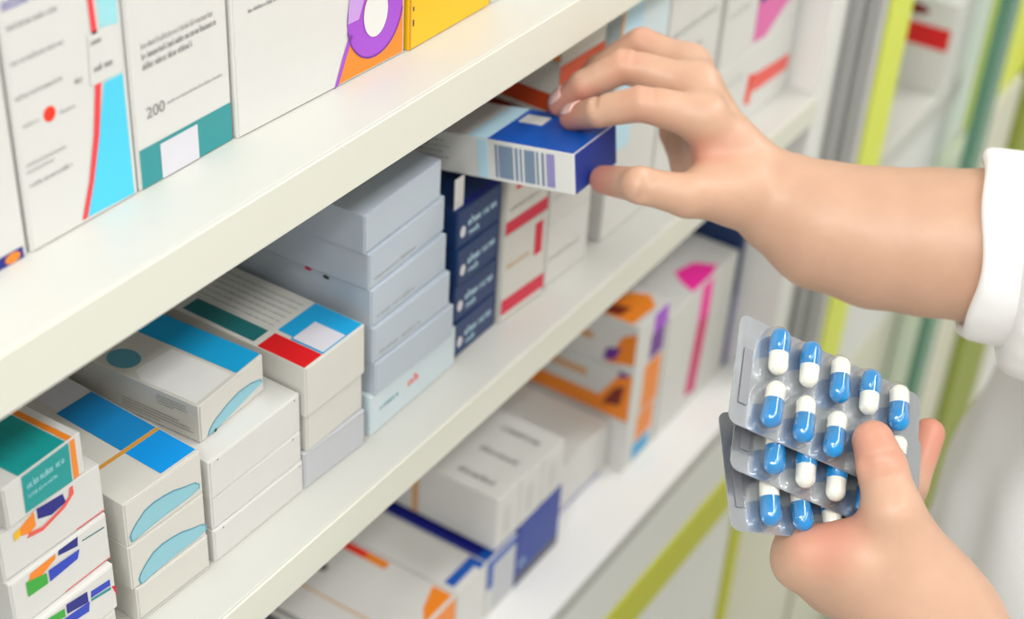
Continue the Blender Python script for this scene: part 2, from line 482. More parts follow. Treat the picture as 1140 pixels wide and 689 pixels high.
ELL = [(0.03, .22), (.045, .07), (.11, .06), (.25, .10), (.49, .13), (.80, .13), (.95, .17), (.955, .27), (.90, .38), (.76, .46), (.62, .56), (.50, .60), (.36, .62), (.24, .58), (.13, .44), (.06, .32)]
def ell(ds=0, dt=0): return [(s + ds, t + dt) for s, t in ELL]
def inset(poly, k=.9):
    cx = sum(p[0] for p in poly) / len(poly); cy = sum(p[1] for p in poly) / len(poly)
    return [(cx + (x - cx) * (1 - (1 - k) * .4), cy + (y - cy) * k) for x, y in poly]
GB = None
carton('white carton with a square of bright blue on its lid and a pale blue sickle', GB, (-.0345, .4255), (-.0325, .4825), 1.1205, 1.151, .14, 'cream_card',
       [('sickle_edge', 'front', 'ellipse_edge', [ell()]), ('sickle', 'front', 'ellipse_print', [inset(ell())], 1),
        ('blue_square', 'top', 'blue_print', [rect(.53, .018, .985, .212)]), ('amber_line', 'top', 'amber_print', [rect(.01, .213, .99, .232)]),
        ('blue_strip', 'top', 'steel_blue_print', [rect(.53, .234, .985, .60)]), ('grey_square', 'top', 'lavender_print', [rect(.56, .61, .985, .80)]),
        ('teal_square', 'top', 'dark_green_print', [rect(.58, .82, .98, .98)]), ('small_dot', 'top', 'navy_print', [oval(.09, .26, .03, .014)])], flap_color='cream_card')
carton('white carton with a pale blue sickle, under the one with the bright blue square', GB, (-.0345, .4255), (-.0325, .4825), 1.0885, 1.1205, .14, 'cream_card',
       [('sickle_edge', 'front', 'ellipse_edge', [ell(.05, -.05)]), ('sickle', 'front', 'ellipse_print', [inset(ell(.05, -.05))], 1)])
carton('plain white carton on the shelf board under the two sickle-marked cartons', GB, (-.0340, .4275), (-.0320, .4830), Z2, 1.0885, .14, 'cream_card',
       [('seam_line', 'front', 'mid_grey_print', [rect(.02, .10, .97, .125)])])

c1 = carton('cream carton with cyan edge strip lying skewed on three plain white cartons', None, (-.047, .498), (-.0505, .5565), 1.1382, 1.1645, .14, 'cream_card',
       [('cyan_strip', 'top', 'cyan_print', [rect(.62, .01, .995, .99)]),
        ('sickle_edge', 'front', 'ellipse_edge', [[(.09, .05), (.13, .20), (.21, .33), (.40, .48), (.59, .56), (.80, .52), (.95, .40), (.97, .28), (.84, .24), (.60, .16), (.40, .10), (.22, .04)]]),
        ('sickle', 'front', 'ellipse_print', [inset([(.09, .05), (.13, .20), (.21, .33), (.40, .48), (.59, .56), (.80, .52), (.95, .40), (.97, .28), (.84, .24), (.60, .16), (.40, .10), (.22, .04)])], 1),
        ('black_dot', 'front', 'black_print', [oval(.21, .06, .02, .045)], 2),
        ('teal_oval', 'top', 'ellipse_edge', [oval(.20, .45, .15, .075)]),
        ('lit_lid_patch', 'top', 'white_print', [[(.03, .02), (.58, .02), (.58, .33), (.12, .36), (.03, .30)]]),  # paler paint for the lit part of the lid, up to the shelf shadow
        ('printed_text', 'left', 'dark_grey_print', lines(.79, .955, .62, .90, 4, 61, .5, .018) + lines(.60, .97, .10, .42, 4, 67, .5, .018))])
GC = 'plain white cartons under the skewed cream one'
carton('plain white carton directly under the skewed cream one', None, (-.0325, .4880), (-.0325, .5672), 1.110, 1.138, .13, 'white_card', [('small_mark', 'front', 'black_print', [oval(.09, .94, .006, .02), oval(.93, .93, .006, .02)])])
carton('plain white carton in the middle of three below the skewed cream one', None, (-.0332, .4886), (-.0322, .5668), 1.0865, 1.110, .13, 'white_card', [('small_mark', 'front', 'black_print', [oval(.90, .92, .007, .025)])])
carton('plain white carton on the shelf board, lowest of three below the skewed cream one', None, (-.0325, .4880), (-.0318, .5675), Z2, 1.0865, .13, 'white_card', [('small_mark', 'front', 'black_print', [oval(.10, .92, .006, .025), oval(.95, .9, .006, .025)])])

carton('white carton with red corner, cyan panel and dark green lid strip', None, (-.0293, .5690), (-.0293, .626), 1.1187, 1.156, .14, 'cream_card',
       [('red_corner', 'top', 'red_print', [rect(.012, .006, .30, .262)]),
        ('cyan_panel', 'top', 'cyan_print', [[(.31, .006), (.985, .006), (.985, .268), (.36, .268), (.36, .19), (.31, .18)]]),
        ('white_square', 'top', 'lavender_print', [rect(.335, .012, .71, .178)], 1),
        ('dark_green_strip', 'top', 'dark_green_print', [rect(.05, .295, .29, .70)]),
        ('printed_text', 'top', 'grey_print', along(.38, .95, .30, .85, 6, 71, .32, .28)),
        ('fine_line', 'top', 'pale_grey_print', [rect(.32, .285, .335, .95)])])
carton('plain cream carton under the red-cornered one', None, (-.0310, .571), (-.0310, .6255), 1.0905, 1.1187, .13, 'cream_card')
carton('plain silver grey carton on the shelf board under the red-cornered pile', None, (-.0315, .5682), (-.029, .6255), Z2, 1.0905, .13, 'silver_card', [('fold_line', 'front', 'pale_grey_print', [rect(.03, .90, .97, .93)])])

E_rows = [('blank pale grey carton crowning the tall grey pile', (-.0345, .6320), (-.0375, .7151), 1.2006, 1.228, None),
          ('pale grey carton second from the top of the tall grey pile', (-.0325, .6338), (-.0365, .7187), 1.1746, 1.2006, None),
          ('pale grey carton third from the top of its pile, side dots red and black', (-.0311, .6343), (-.0328, .7168), 1.147, 1.1746, 1),
          ('pale grey carton fourth from the top of the tall grey pile', (-.0294, .6346), (-.0290, .7169), 1.12, 1.147, None),
          ('pale grey carton fifth from the top, just above the pale blue one', (-.0283, .6360), (-.0269, .7196), 1.0942, 1.12, None)]
for k, (lb, a, b_, z0, z1, dots) in enumerate(E_rows):
    pr = []
    if k in (1, 2, 3):
        pr.append(('printed_text', 'front', 'mid_grey_print', words(.08, .16, .62, .12, 80 + k, .35)))
    if dots:
        pr.append(('side_dot', 'left', 'crimson_print', [oval(.66, .93, .02, .05)]))
        pr.append(('side_dot', 'left', 'black_print', [oval(.76, .90, .018, .05)]))
    carton(lb, None, a, b_, z0, z1, .14, 'grey_card', pr)
carton('pale blue carton with a small red word at the foot of the grey pile', None, (-.0300, .6330), (-.0315, .7300), Z2, 1.0942, .14, 'pale_blue_card',
       [('red_word', 'front', 'coral_print', words(.42, .48, .58, .22, 91, .3)), ('teal_word', 'front', 'teal_print', words(.10, .50, .36, .12, 92, .3))])

F_labels = ['navy carton topmost of the navy pile, with a white flap standing up', 'navy carton second from the top of the navy pile',
            'navy carton third from the top of the navy pile', 'navy carton on the shelf board at the foot of the navy pile']
for k in range(4):
    z1 = 1.181 - k * .02975
    pr = [('white_logo', 'front', 'lavender_print', [oval(.13, .40, .06, .15)]),
          ('printed_text', 'front', 'pale_sky_print', words(.24, .46, .93, .22, 100, .34) + words(.27, .20, .50, .17, 101, .4))]
    if k == 0:
        pr.append(('dark_edge', 'top', 'navy_print', [rect(.02, .01, .98, .04)]))
    nav = carton(F_labels[k], None, (-.036 + .0012 * (k % 2), .7330), (-.0355, .7855), Z2 if k == 3 else z1 - .02975, z1, .13, 'navy_card', pr)
    if k == 0:
        box('white_flap', (.0006, .0020, .0235), (.0085, .0026, .0415), 'white_card', nav)

carton('white carton with crimson bar and foot stripe, standing on the shelf board', None, (-.0325, .7880), (-.029, .8395), Z2, 1.1355, .12, 'cream_card',
       [('crimson_stripe', 'front', 'crimson_print', [rect(.0, .10, .99, .27)]), ('crimson_bar', 'front', 'crimson_print', [rect(.70, .56, .88, .93)]),
        ('printed_text', 'front', 'tan_print', words(.08, .62, .6, .06, 111, .35))])
carton('white carton with crimson foot stripe lying on the crimson-barred one', None, (-.0325, .7880), (-.0295, .8385), 1.1355, 1.183, .12, 'cream_card',
       [('crimson_stripe', 'front', 'crimson_print', [rect(.0, .02, .99, .24)]), ('crimson_dash', 'front', 'crimson_print', [rect(.2, .72, .8, .84)]),
        ('printed_text', 'front', 'mid_grey_print', words(.08, .40, .8, .08, 112, .35))])

# taller piles behind the reaching hand
rows = [(Z2, 1.115, 'white_card', None), (1.115, 1.165, 'white_card', None), (1.165, 1.205, 'cream_card', 'brown_print'), (1.205, 1.245, 'cream_card', 'rust_print'), (1.245, 1.275, 'cream_card', 'orange_print')]
J_labels = ['white carton on the shelf board left of the dark gap, below the thumb', 'white carton second from the bottom, behind the held navy carton', 'cream carton with brown-red band glimpsed above the held carton',
            'cream carton with orange band glimpsed between fingertips and upper shelf', 'cream carton with orange front edge close under the upper shelf']
for k, (z0, z1, cc, band) in enumerate(rows):
    pr = [('printed_text', 'front', 'pale_grey_print', words(.1, .4, .8, .1, 120 + k, .4))]
    if band:
        pr += [('side_band', 'left', band, [rect(.05, .52 if k == 2 else .05, .999, .97 if k == 2 else .40)]), ('front_band', 'front', band, [rect(.0, .60, .98, .97)])]
    carton(J_labels[k], None, (-.032, .845), (-.030, .903), z0, z1, .13, cc, pr)
carton('tall white carton right of the dark gap, half hidden by the reaching hand', None, (-.031, .926), (-.030, 1.0), Z2, 1.20, .12, 'white_card',
       [('pale_stripe', 'front', 'pale_sky_print', [rect(.05, .55, .4, .98)]), ('dark_dot', 'front', 'black_print', [oval(.62, .86, .08, .035)]), ('red_dot', 'front', 'coral_print', [oval(.50, .88, .05, .03)], 1)])
carton('white carton with grey side print standing on the tall one behind the wrist', None, (-.031, .926), (-.030, 1.0), 1.20, 1.262, .12, 'pale_blue_card',
       [('pale_stripe', 'front', 'pale_sky_print', [rect(.1, .05, .42, .98)]), ('tan_edge', 'front', 'tan_print', [rect(.0, .05, .05, .95)])])
UM = lambda x0, y0, x1, y1: ((x0 / K, y0 / K), (x1 / K, y1 / K))
MZ = lambda z: (z - .344) / K
def mcarton(label, y0, y1, z0, z1, depth, color, prints=(), x=-.036, xr=None, **k):
    a, b_ = UM(x, y0, xr if xr is not None else x, y1)
    return carton(label, None, a, b_, MZ(z0), MZ(z1), depth / K, color, prints, **k)
mcarton('white carton with a red chevron at the far end of the middle shelf', .885, 1.010, 1.19365, 1.2537, .13, 'white_card',
        [('red_upright', 'front', 'scarlet_print', [[(.40, .30), (.47, .22), (.50, .60), (.42, .66)]]),
         ('red_slant', 'front', 'coral_print', [[(.50, .36), (.97, .30), (.98, .50), (.50, .60)]]), ('printed_text', 'front', 'pale_grey_print', words(.05, .7, .35, .08, 131, .5))], x=-.024)
mcarton('white carton with pink and navy print above the red chevron one', .885, 1.010, 1.2537, 1.355, .13, 'white_card',
        [('pink_patch', 'front', 'rose_print', [[(.40, .04), (.56, .02), (.80, .16), (.98, .18), (.98, .40), (.40, .40)]]),
         ('navy_patch', 'front', 'navy_print', [rect(.42, .32, .95, .60)], 1), ('printed_text', 'front', 'pale_grey_print', words(.04, .5, .35, .07, 132, .5) + words(.04, .36, .30, .05, 133, .5))], x=-.024)

mcarton('plain white carton between the dark dot and the red chevron, on the shelf board', .806, .881, 1.19365, 1.2520, .12, 'white_card', [('seam_shadow_line', 'front', 'pale_grey_print', [rect(.02, .95, .98, .985)])], x=-.026)
mcarton('plain white carton stacked between the dark dot and the pink print', .806, .881, 1.2524, 1.338, .12, 'white_card', [('printed_text', 'front', 'pale_grey_print', words(.1, .6, .9, .07, 135, .5) + words(.1, .4, .7, .05, 136, .5))], x=-.026)

# --- worktop
ZC = .93165
for k, (y0, y1, lb) in enumerate(((.658, .6855, 'white carton with a grey lid word, leftmost of the three lying on the blue carton'),
                                  (.6862, .7137, 'white carton with a grey lid word, middle of the three lying on the blue carton'),
                                  (.7144, .742, 'white carton with a grey lid word, rightmost of the three lying on the blue carton'))):
    mcarton(lb, y0, y1, .98885, 1.034 - .002 * k, .12, 'white_card',
            [('printed_word', 'top', 'black_print', along(.36, .58, .09, .36, 1, 141 + k, .9, .10)), ('orange_line', 'top', 'tan_print', [rect(.02, .50, .98, .56)]),
             ('printed_code', 'front', 'mid_grey_print', along(.35, .60, .2, .75, 2, 151, .6, .5)), ('side_line', 'left', 'tan_print', [rect(.44, .02, .48, .98)])])
mcarton('deep blue carton carrying three white ones on the worktop', .687, .7435, ZC, .9885, .14, 'deep_blue_card',
        [('dark_foot', 'front', 'dark_grey_print', [rect(.02, .02, .98, .18)]), ('white_word', 'front', 'pale_sky_print', words(.06, .30, .22, .12, 161, .4)), ('navy_side', 'left', 'navy_print', [rect(.01, .03, .99, .97)])])
mcarton('blue lidded carton with a pale front, wedged left of the deep blue one', .6500, .6862, ZC, .985, .17, 'white_card',
        [('navy_lid', 'top', 'navy_print', [rect(.01, .05, .99, .99)]), ('blue_lid', 'top', 'royal_card', [rect(.01, .004, .99, .05)]), ('blue_edge', 'front', 'royal_card', [rect(.01, .50, .20, .985), rect(.20, .86, .99, .985)]),
         ('grey_patch', 'front', 'silver_card', [rect(.20, .05, .97, .86)])])
mcarton('white carton with a short blue bar at its lid corner on the worktop', .6150, .6492, ZC, .985, .17, 'white_card',
        [('blue_bar', 'top', 'royal_card', [rect(.10, .030, .985, .075), rect(.80, .004, .985, .03)])])
mcarton('white carton with an orange stripe down its lid, next to the short blue bar', .540, .6142, ZC, .985, .17, 'white_card',
        [('orange_stripe', 'top', 'scarlet_print', [rect(.88, .40, .97, .80)]), ('pale_orange_stripe', 'top', 'orange_print', [rect(.88, .30, .97, .40)]),
         ('orange_slab', 'top', 'orange_print', [[(.55, .01), (.97, .01), (.97, .10), (.70, .06)]]), ('orange_front', 'front', 'orange_print', [rect(.5, .5, .98, .985)]),
         ('grey_mark', 'top', 'dark_grey_print', [oval(.58, .50, .05, .025), oval(.60, .60, .06, .03)]), ('thin_line', 'top', 'tan_print', [rect(.30, .05, .32, .98)])])
mcarton('white carton with dark back corner at the lower left of the worktop row', .462, .5375, ZC, .982, .17, 'white_card',
        [('dark_corner', 'top', 'dark_grey_print', [rect(.55, .45, .95, .75)]), ('thin_line', 'top', 'tan_print', [rect(.2, .03, .22, .98)])])
mcarton('white carton set back between the blue carton and the orange pile', .752, .8355, ZC, .978, .14, 'white_card',
        [('printed_word', 'top', 'navy_print', along(.18, .36, .10, .66, 1, 171, .95, .12)), ('grey_spot', 'top', 'lilac_grey_print', [oval(.5, .35, .05, .06)]), ('foot_shadow_line', 'front', 'lilac_grey_print', [rect(.1, .03, .9, .10)])], x=-.050)  # grey-blue strip at the foot is the underside shadow painted on the front
OM = [('side_orange', 'left', 'orange_print', [rect(.01, .02, .995, .36), [(.78, .36), (.995, .36), (.995, .98), (.92, .98)]]), ('side_red', 'left', 'brown_print', [[(.80, .20), (.93, .30), (.95, .75), (.88, .60)]], 1),
      ('side_violet', 'left', 'dark_violet_print', [[(.90, .86), (.96, .92), (.97, .99), (.90, .99)]], 1), ('side_tan', 'left', 'tan_print', [rect(.15, .62, .68, .76)])]
OM2 = [('side_orange', 'left', 'orange_print', [[(.80, .05), (.995, .20), (.995, .85), (.90, .70)]]), ('side_violet', 'left', 'dark_violet_print', [[(.78, .10), (.86, .16), (.90, .46), (.80, .36)]], 1),
      ('side_tan', 'left', 'tan_print', [rect(.20, .40, .70, .54)])]
mcarton('white carton with orange flank, upper of the orange printed pile', .838, .885, 1.0250, 1.068, .12, 'white_card',
        OM2 + [('lid_orange', 'top', 'orange_print', [[(.02, .30), (.75, .24), (.90, .12), (.65, .03), (.02, .05)]]), ('lid_red', 'top', 'brown_print', [[(.05, .28), (.30, .25), (.40, .14), (.10, .16)]], 1),
                  ('lid_violet', 'top', 'dark_violet_print', [[(.02, .40), (.14, .40), (.14, .26), (.02, .26)]], 1),
                  ('front_violet', 'front', 'violet_print', [rect(.50, .55, .95, .98)]), ('front_dark', 'front', 'dark_violet_print', [rect(.45, .02, .90, .55)])])
mcarton('white carton with orange flank, middle of the orange printed pile', .838, .885, .980, 1.0248, .12, 'white_card',
        OM + [('front_orange', 'front', 'orange_print', [rect(.35, .0, .90, .98)])])
mcarton('white carton with orange bar and teal foot, bottom of the orange printed pile', .838, .885, ZC, .9798, .12, 'white_card',
        [('side_tan', 'left', 'tan_print', [rect(.15, .70, .62, .84)]), ('front_orange', 'front', 'orange_print', [rect(.30, .45, .85, .98)]), ('front_teal', 'front', 'cyan_print', [rect(.25, .10, .80, .40)])])
mcarton('white carton with a pink bar running over its lid and front', .888, 1.003, ZC, 1.050, .13, 'white_card',
        [('pink_lid', 'top', 'pink_print', [[(.34, .01), (.62, .01), (.74, .03), (.66, .16), (.48, .20), (.40, .12)]]), ('pink_bar', 'front', 'pink_print', [[(.46, .70), (.62, .70), (.62, .99), (.46, .99)]]),
         ('magenta_bar', 'front', 'magenta_print', [[(.40, .12), (.56, .08), (.62, .70), (.46, .70)]]), ('lid_word', 'top', 'pale_grey_print', along(.1, .3, .1, .5, 2, 181, .5, .3))])
mcarton('navy carton in the corner beside the end panel of the worktop', 1.0055, 1.0145, ZC, 1.075, .10, 'navy_card', [('pale_foot', 'front', 'lilac_grey_print', [rect(.05, .02, .95, .5)])])

mcarton('small white carton with a red band inside the next display bay', 1.345, 1.395, 1.0602, 1.150, .11, 'white_card',
        [('red_band', 'left', 'red_print', [rect(.02, .48, .98, .72)]), ('brown_mark', 'left', 'brown_print', [oval(.55, .86, .22, .07)])], x=0.0)

# --- the carton being pulled out
hb = thing('medicine_carton', 'navy-ended white carton with barcode, held between fingers and thumb', 'box')
Xa = Vector((0.9876, 0.0539, 0.1472)).normalized()
Ya = Vector((-0.0466, 0.9976, -0.0523))
Ya = (Ya - Xa * Ya.dot(Xa)).normalized()
Za = Xa.cross(Ya)
O_ = Vector((0.0290, 0.6010, 1.3371))
HW, HH, HL = .0451, .0222, .135
Mx = Matrix((Xa, Ya, Za)).transposed().to_4x4()
Mx.translation = O_ - Za * HH - Xa * HL
hb.location = Mx.translation
hb.rotation_euler = Mx.to_euler()
bm = box_geo(0, 0, 0, HL, HW, HH, b=.0005)
me = bpy.data.meshes.new('carton_body'); bm.to_mesh(me); bm.free()
link('carton_body', me, 'white_card', hb)
bx = lambda n, lo, hi, m: box(n, lo, hi, m, hb)
bx('blue_lid', (HL - .050, .0004, HH + .00005), (HL - .0004, HW - .0004, HH + .0003), 'royal_card')
bx('pale_blue_stripe', (HL - .062, .0004, HH + .00005), (HL - .0505, HW - .0004, HH + .00028), 'pale_sky_print')
bx('end_flap', (HL + .00005, .0008, .0006), (HL + .0006, HW - .0006, HH - .0004), 'deep_blue_card')
bx('white_mark', (HL - .047, .0265, HH + .00032), (HL - .033, .0375, HH + .00042), 'white_print')
rb = random.Random(5)
bars, xb = [], HL - .0455
widths = [(.0012, .0008), (.0085, .0012), (.0016, .0012), (.0012, .0014), (.0060, .0010), (.0012, .0018), (.0014, .0014), (.0046, .001)]
for i, (wb, gb) in enumerate(widths):
    bars.append(((xb, -.00035, .0022), (xb + wb, -.00005, HH - .0022))); xb += wb + gb
multi_box('barcode', bars[:-1], 'barcode_print', hb)
multi_box('barcode_guard', bars[-1:], 'lilac_grey_print', hb)
bx('pale_blue_edge', (HL - .056, -.0003, .0006), (HL - .050, -.00005, HH - .0006), 'pale_sky_print')
tx = lines(.012, HL - .064, .0035, HH - .003, 5, 201, .42, .55)
vs, fs = [], []
for p in tx:
    n = len(vs); vs += [(a, -.0001, b) for a, b in p]; fs.append(tuple(range(n, n + len(p))))
pydata('printed_text', vs, fs, 'grey_print', hb)

# "200" on the teal-footed carton
def text_part(root, body, size, loc, rot, color, name='printed_number'):
    cu = bpy.data.curves.new(name, 'FONT')
    cu.body = body; cu.size = size
    tmp = bpy.data.objects.new(name, cu)
    me = bpy.data.meshes.new_from_object(tmp)
    bpy.data.objects.remove(tmp)
    o = link(name, me, color, root)
    o.location = loc; o.rotation_euler = rot
    return o
text_part(t2, '200', .0068, (.0063, -.0008, .0292), (math.pi / 2, 0, 0), 'grey_print')

# ------------------------------------------------------------------ blister packs
BW, BH = .096, .0515
def rounded_sheet(w, h, r, t, z0, n=6):
    pts = []
    for cx, cy, a0 in ((w - r, r, -90), (w - r, h - r, 0), (r, h - r, 90), (r, r, 180)):
        for i in range(n + 1):
            a = math.radians(a0 + 90 * i / n)
            pts.append((cx + r * math.cos(a), cy + r * math.sin(a)))
    m = len(pts)
    vs = [(x, y, z0) for x, y in pts] + [(x, y, z0 + t) for x, y in pts]
    fs = [tuple(range(m, 2 * m)), tuple(reversed(range(m)))] + [(i, (i + 1) % m, m + (i + 1) % m, m + i) for i in range(m)]
    return vs, fs

def pill_surface(l, r, half=None, z_cut=None, squash=1.0, seg=16, rings=6, zbase=0.0):
    """capsule of total length l along Y; half='top'/'bottom' keeps one side of y=0 as a closed shell"""
    prof = []
    c = l / 2 - r
    for i in range(rings + 1):
        a = math.pi / 2 * (1 - i / rings)
        prof.append((c + r * math.sin(a), r * math.cos(a)))
    for i in range(rings + 1):
        a = math.pi / 2 * i / rings
        prof.append((-c - r * math.sin(a), r * math.cos(a)))
    return prof

def lathe_y(prof, seg=16, dome=False):
    vs, fs = [], []
    n = len(prof)
    if dome:
        seg2 = seg
        for (y, r) in prof:
            for j in range(seg2 + 1):
                a = math.pi * j / seg2
                vs.append((r * math.cos(a), y, r * math.sin(a)))
        for i in range(n - 1):
            for j in range(seg2):
                k = i * (seg2 + 1) + j
                fs.append((k, k + 1, k + seg2 + 2, k + seg2 + 1))
        return vs, fs
    for (y, r) in prof:
        for j in range(seg):
            a = 2 * math.pi * j / seg
            vs.append((r * math.cos(a), y, r * math.sin(a)))
    for i in range(n - 1):
        for j in range(seg):
            a, b = i * seg + j, i * seg + (j + 1) % seg
            fs.append((a, b, b + seg, a + seg))
    return vs, fs

CAP_L, CAP_R = .0214, .0042
white_half = lathe_y([(p[0], max(p[1], 1e-5)) for p in pill_surface(CAP_L, CAP_R)])
bp_ = [(CAP_L / 2 + .0003 - (CAP_R + .0002) + (CAP_R + .0002) * math.sin(math.pi / 2 * (1 - i / 6)), max(1e-5, (CAP_R + .00022) * math.cos(math.pi / 2 * (1 - i / 6)))) for i in range(7)] + [(-.0012, CAP_R + .00022), (-.0013, CAP_R - .0003)]
blue_half = lathe_y(bp_)
dome_prof = [(p[0], max(p[1], 1e-5)) for p in pill_surface(.0246, .0062)]
dome_geo = lathe_y(dome_prof, 14, dome=True)
dome_geo = ([(x, y, z * 1.50) for x, y, z in dome_geo[0]], dome_geo[1])
protos = {}
def shared(name, geo, m):
    if name not in protos:
        me = bpy.data.meshes.new(name); me.from_pydata(geo[0], [], geo[1]); me.update()
        me.polygons.foreach_set('use_smooth', [True] * len(me.polygons))
        me.materials.append(MATS[m]); protos[name] = me
    return protos[name]

def blister(label, origin, xa, ya, pattern, seed):
    xa = Vector(xa).normalized(); ya = Vector(ya); ya = (ya - xa * ya.dot(xa)).normalized(); za = xa.cross(ya)
    M4 = Matrix((xa, ya, za)).transposed().to_4x4(); M4.translation = Vector(origin)
    root = thing('blister_pack', label, 'blister pack', M4.translation, M4, 'capsule blister packs in the left hand')
    v, f = rounded_sheet(BW, BH, .0045, .0003, -.0003)
    pydata('foil_sheet', v, f, 'foil', root)
    v, f = rounded_sheet(BW - .0002, BH - .0002, .0045, .0003, .00005)
    film = pydata('clear_film', [(x + .0001, y + .0001, z) for x, y, z in v], f, 'clear_pvc', root)
    box('crimp_strip', (.0035, .010, .0004), (.0078, .036, .0007), 'foil_ridge', root, b=.0001)
    rnd = random.Random(seed)
    for i in range(5):
        for j in range(2):
            x, y = .0172 + .0158 * i, (.0128, .0383)[j]
            d = bpy.data.objects.new('pocket', shared('pocket', dome_geo, 'clear_pvc')); COL.objects.link(d); d.parent = root
            d.location = (x, y, .0003)
            c = bpy.data.objects.new('capsule', shared('capsule', white_half, 'capsule_white')); COL.objects.link(c); c.parent = root
            ang = rnd.uniform(-.10, .06) + (math.pi if pattern[j][i] == 'd' else 0)
            c.location = (x + .0006, y + rnd.uniform(-.0006, .0006), .0047)
            c.rotation_euler = (0, 0, ang)
            b_ = bpy.data.objects.new('blue_cap', shared('blue_cap', blue_half, 'capsule_blue')); COL.objects.link(b_); b_.parent = c
    return root
# u = blue end up, d = blue end down; rows bottom, top
blister('front blister pack with ten blue and white capsules under the thumb', (0.17908, 0.47544, 1.32339), (0.72176, 0.52601, -0.44986), (-0.36001, 0.84042, 0.40509), ('dddud', 'uudud'), 1)
blister('middle blister pack peeking out below the front one', (0.18523, 0.47004, 1.30562), (0.72176, 0.52601, -0.44986), (-0.36001, 0.84042, 0.40509), ('duudd', 'uuddu'), 2)
blister('rearmost blister pack, its lower corner resting on the hand', (0.19463, 0.45917, 1.28455), (0.60399, 0.72561, -0.32968), (-0.53455, 0.67564, 0.50771), ('dduuu', 'udduu'), 3)

# ------------------------------------------------------------------ implicit surfaces for the person
BIG = 10.0
def smin(a, b, k):
    if k <= 0: return np.minimum(a, b)
    h = np.maximum(k - np.abs(a - b), 0) / k
    return np.minimum(a, b) - h * h * k * .25

class Field:
    def __init__(self, lo, hi, h):
        self.lo = np.array(lo, np.float32); self.h = h
        self.n = [int(math.ceil((hi[i] - lo[i]) / h)) + 1 for i in range(3)]
        self.D = np.full(self.n, BIG, np.float32)
    def blank(self): return np.full(self.n, BIG, np.float32)
    def _sub(self, pts, rad):
        lo = np.min(pts, 0) - rad; hi = np.max(pts, 0) + rad
        a = np.clip(np.floor((lo - self.lo) / self.h).astype(int), 0, self.n)
        b = np.clip(np.ceil((hi - self.lo) / self.h).astype(int) + 1, 0, self.n)
        sl = tuple(slice(int(a[i]), int(b[i])) for i in range(3))
        ax = [(self.lo[i] + self.h * np.arange(a[i], b[i])).astype(np.float32) for i in range(3)]
        return sl, ax
    def cone(self, D, a, b, ra, rb, k, sq=None, marg=.03):
        """tapered limb a->b; sq=(direction, factor) flattens it along a direction"""
        a = np.array(a, np.float32); b = np.array(b, np.float32)
        f = max(1.0, sq[1]) if sq else 1.0
        sl, ax = self._sub(np.array([a, b]), max(ra, rb) * f + marg)
        if any(s.start >= s.stop for s in sl): return
        X, Y, Z = np.meshgrid(*ax, indexing='ij')
        px, py, pz = X - a[0], Y - a[1], Z - a[2]
        d = b - a
        if sq:
            s = np.array(sq[0], np.float32); s /= np.linalg.norm(s); g = 1 / sq[1] - 1
            w = (px * s[0] + py * s[1] + pz * s[2]) * g
            px = px + w * s[0]; py = py + w * s[1]; pz = pz + w * s[2]
            d = d + s * (d @ s) * g
        L = max(float(d @ d), 1e-9)
        t = np.clip((px * d[0] + py * d[1] + pz * d[2]) / L, 0, 1)
        q = np.sqrt((px - t * d[0]) ** 2 + (py - t * d[1]) ** 2 + (pz - t * d[2]) ** 2) - (ra + t * (rb - ra))
        D[sl] = smin(D[sl], q, k)
    def chain(self, D, pts, k, marg=.03):
        for (a, ra), (b, rb) in zip(pts[:-1], pts[1:]):
            self.cone(D, a, b, ra, rb, k, marg=marg)
    def mesh(self):
        D = self.D; h = self.h
        s = D < 0
        nx, ny, nz = D.shape
        cnt = np.zeros((nx - 1, ny - 1, nz - 1), np.int8)
        for i in (0, 1):
            for j in (0, 1):
                for k in (0, 1):
                    cnt += s[i:nx - 1 + i, j:ny - 1 + j, k:nz - 1 + k]
        cells = np.argwhere((cnt > 0) & (cnt < 8))
        idx = np.full(cnt.shape, -1, np.int64)
        idx[tuple(cells.T)] = np.arange(len(cells))
        acc = np.zeros((len(cells), 3)); num = np.zeros(len(cells))
        corners = [(i, j, k) for i in (0, 1) for j in (0, 1) for k in (0, 1)]
        for a in corners:
            for ax in range(3):
                if a[ax] == 1: continue
                b = list(a); b[ax] = 1
                va = D[cells[:, 0] + a[0], cells[:, 1] + a[1], cells[:, 2] + a[2]]
                vb = D[cells[:, 0] + b[0], cells[:, 1] + b[1], cells[:, 2] + b[2]]
                m = (va < 0) != (vb < 0)
                t = np.where(m, va / np.where(m, va - vb, 1), 0)
                p = np.tile(np.array(a, float), (len(cells), 1)); p[:, ax] += t
                acc[m] += p[m]; num[m] += 1
        V = (cells + acc / num[:, None]) * h + self.lo
        F = []
        for ax in range(3):
            o = [x for x in range(3) if x != ax]
            sa = [slice(None)] * 3; sb = [slice(None)] * 3
            sa[ax] = slice(0, -1); sb[ax] = slice(1, None)
            diff = s[tuple(sa)] != s[tuple(sb)]
            e = np.argwhere(diff)
            ok = (e[:, o[0]] > 0) & (e[:, o[1]] > 0) & (e[:, o[0]] < D.shape[o[0]] - 1) & (e[:, o[1]] < D.shape[o[1]] - 1)
            e = e[ok]
            ins = s[tuple(e.T)]
            q = []
            for (da, db) in ((-1, -1), (0, -1), (0, 0), (-1, 0)):
                c = e.copy(); c[:, o[0]] += da; c[:, o[1]] += db
                q.append(idx[tuple(c.T)])
            q = np.stack(q, 1)
            flip = ins if ax != 1 else ~ins
            q[~flip] = q[~flip][:, ::-1]
            F.append(q)
        return V, np.concatenate(F)

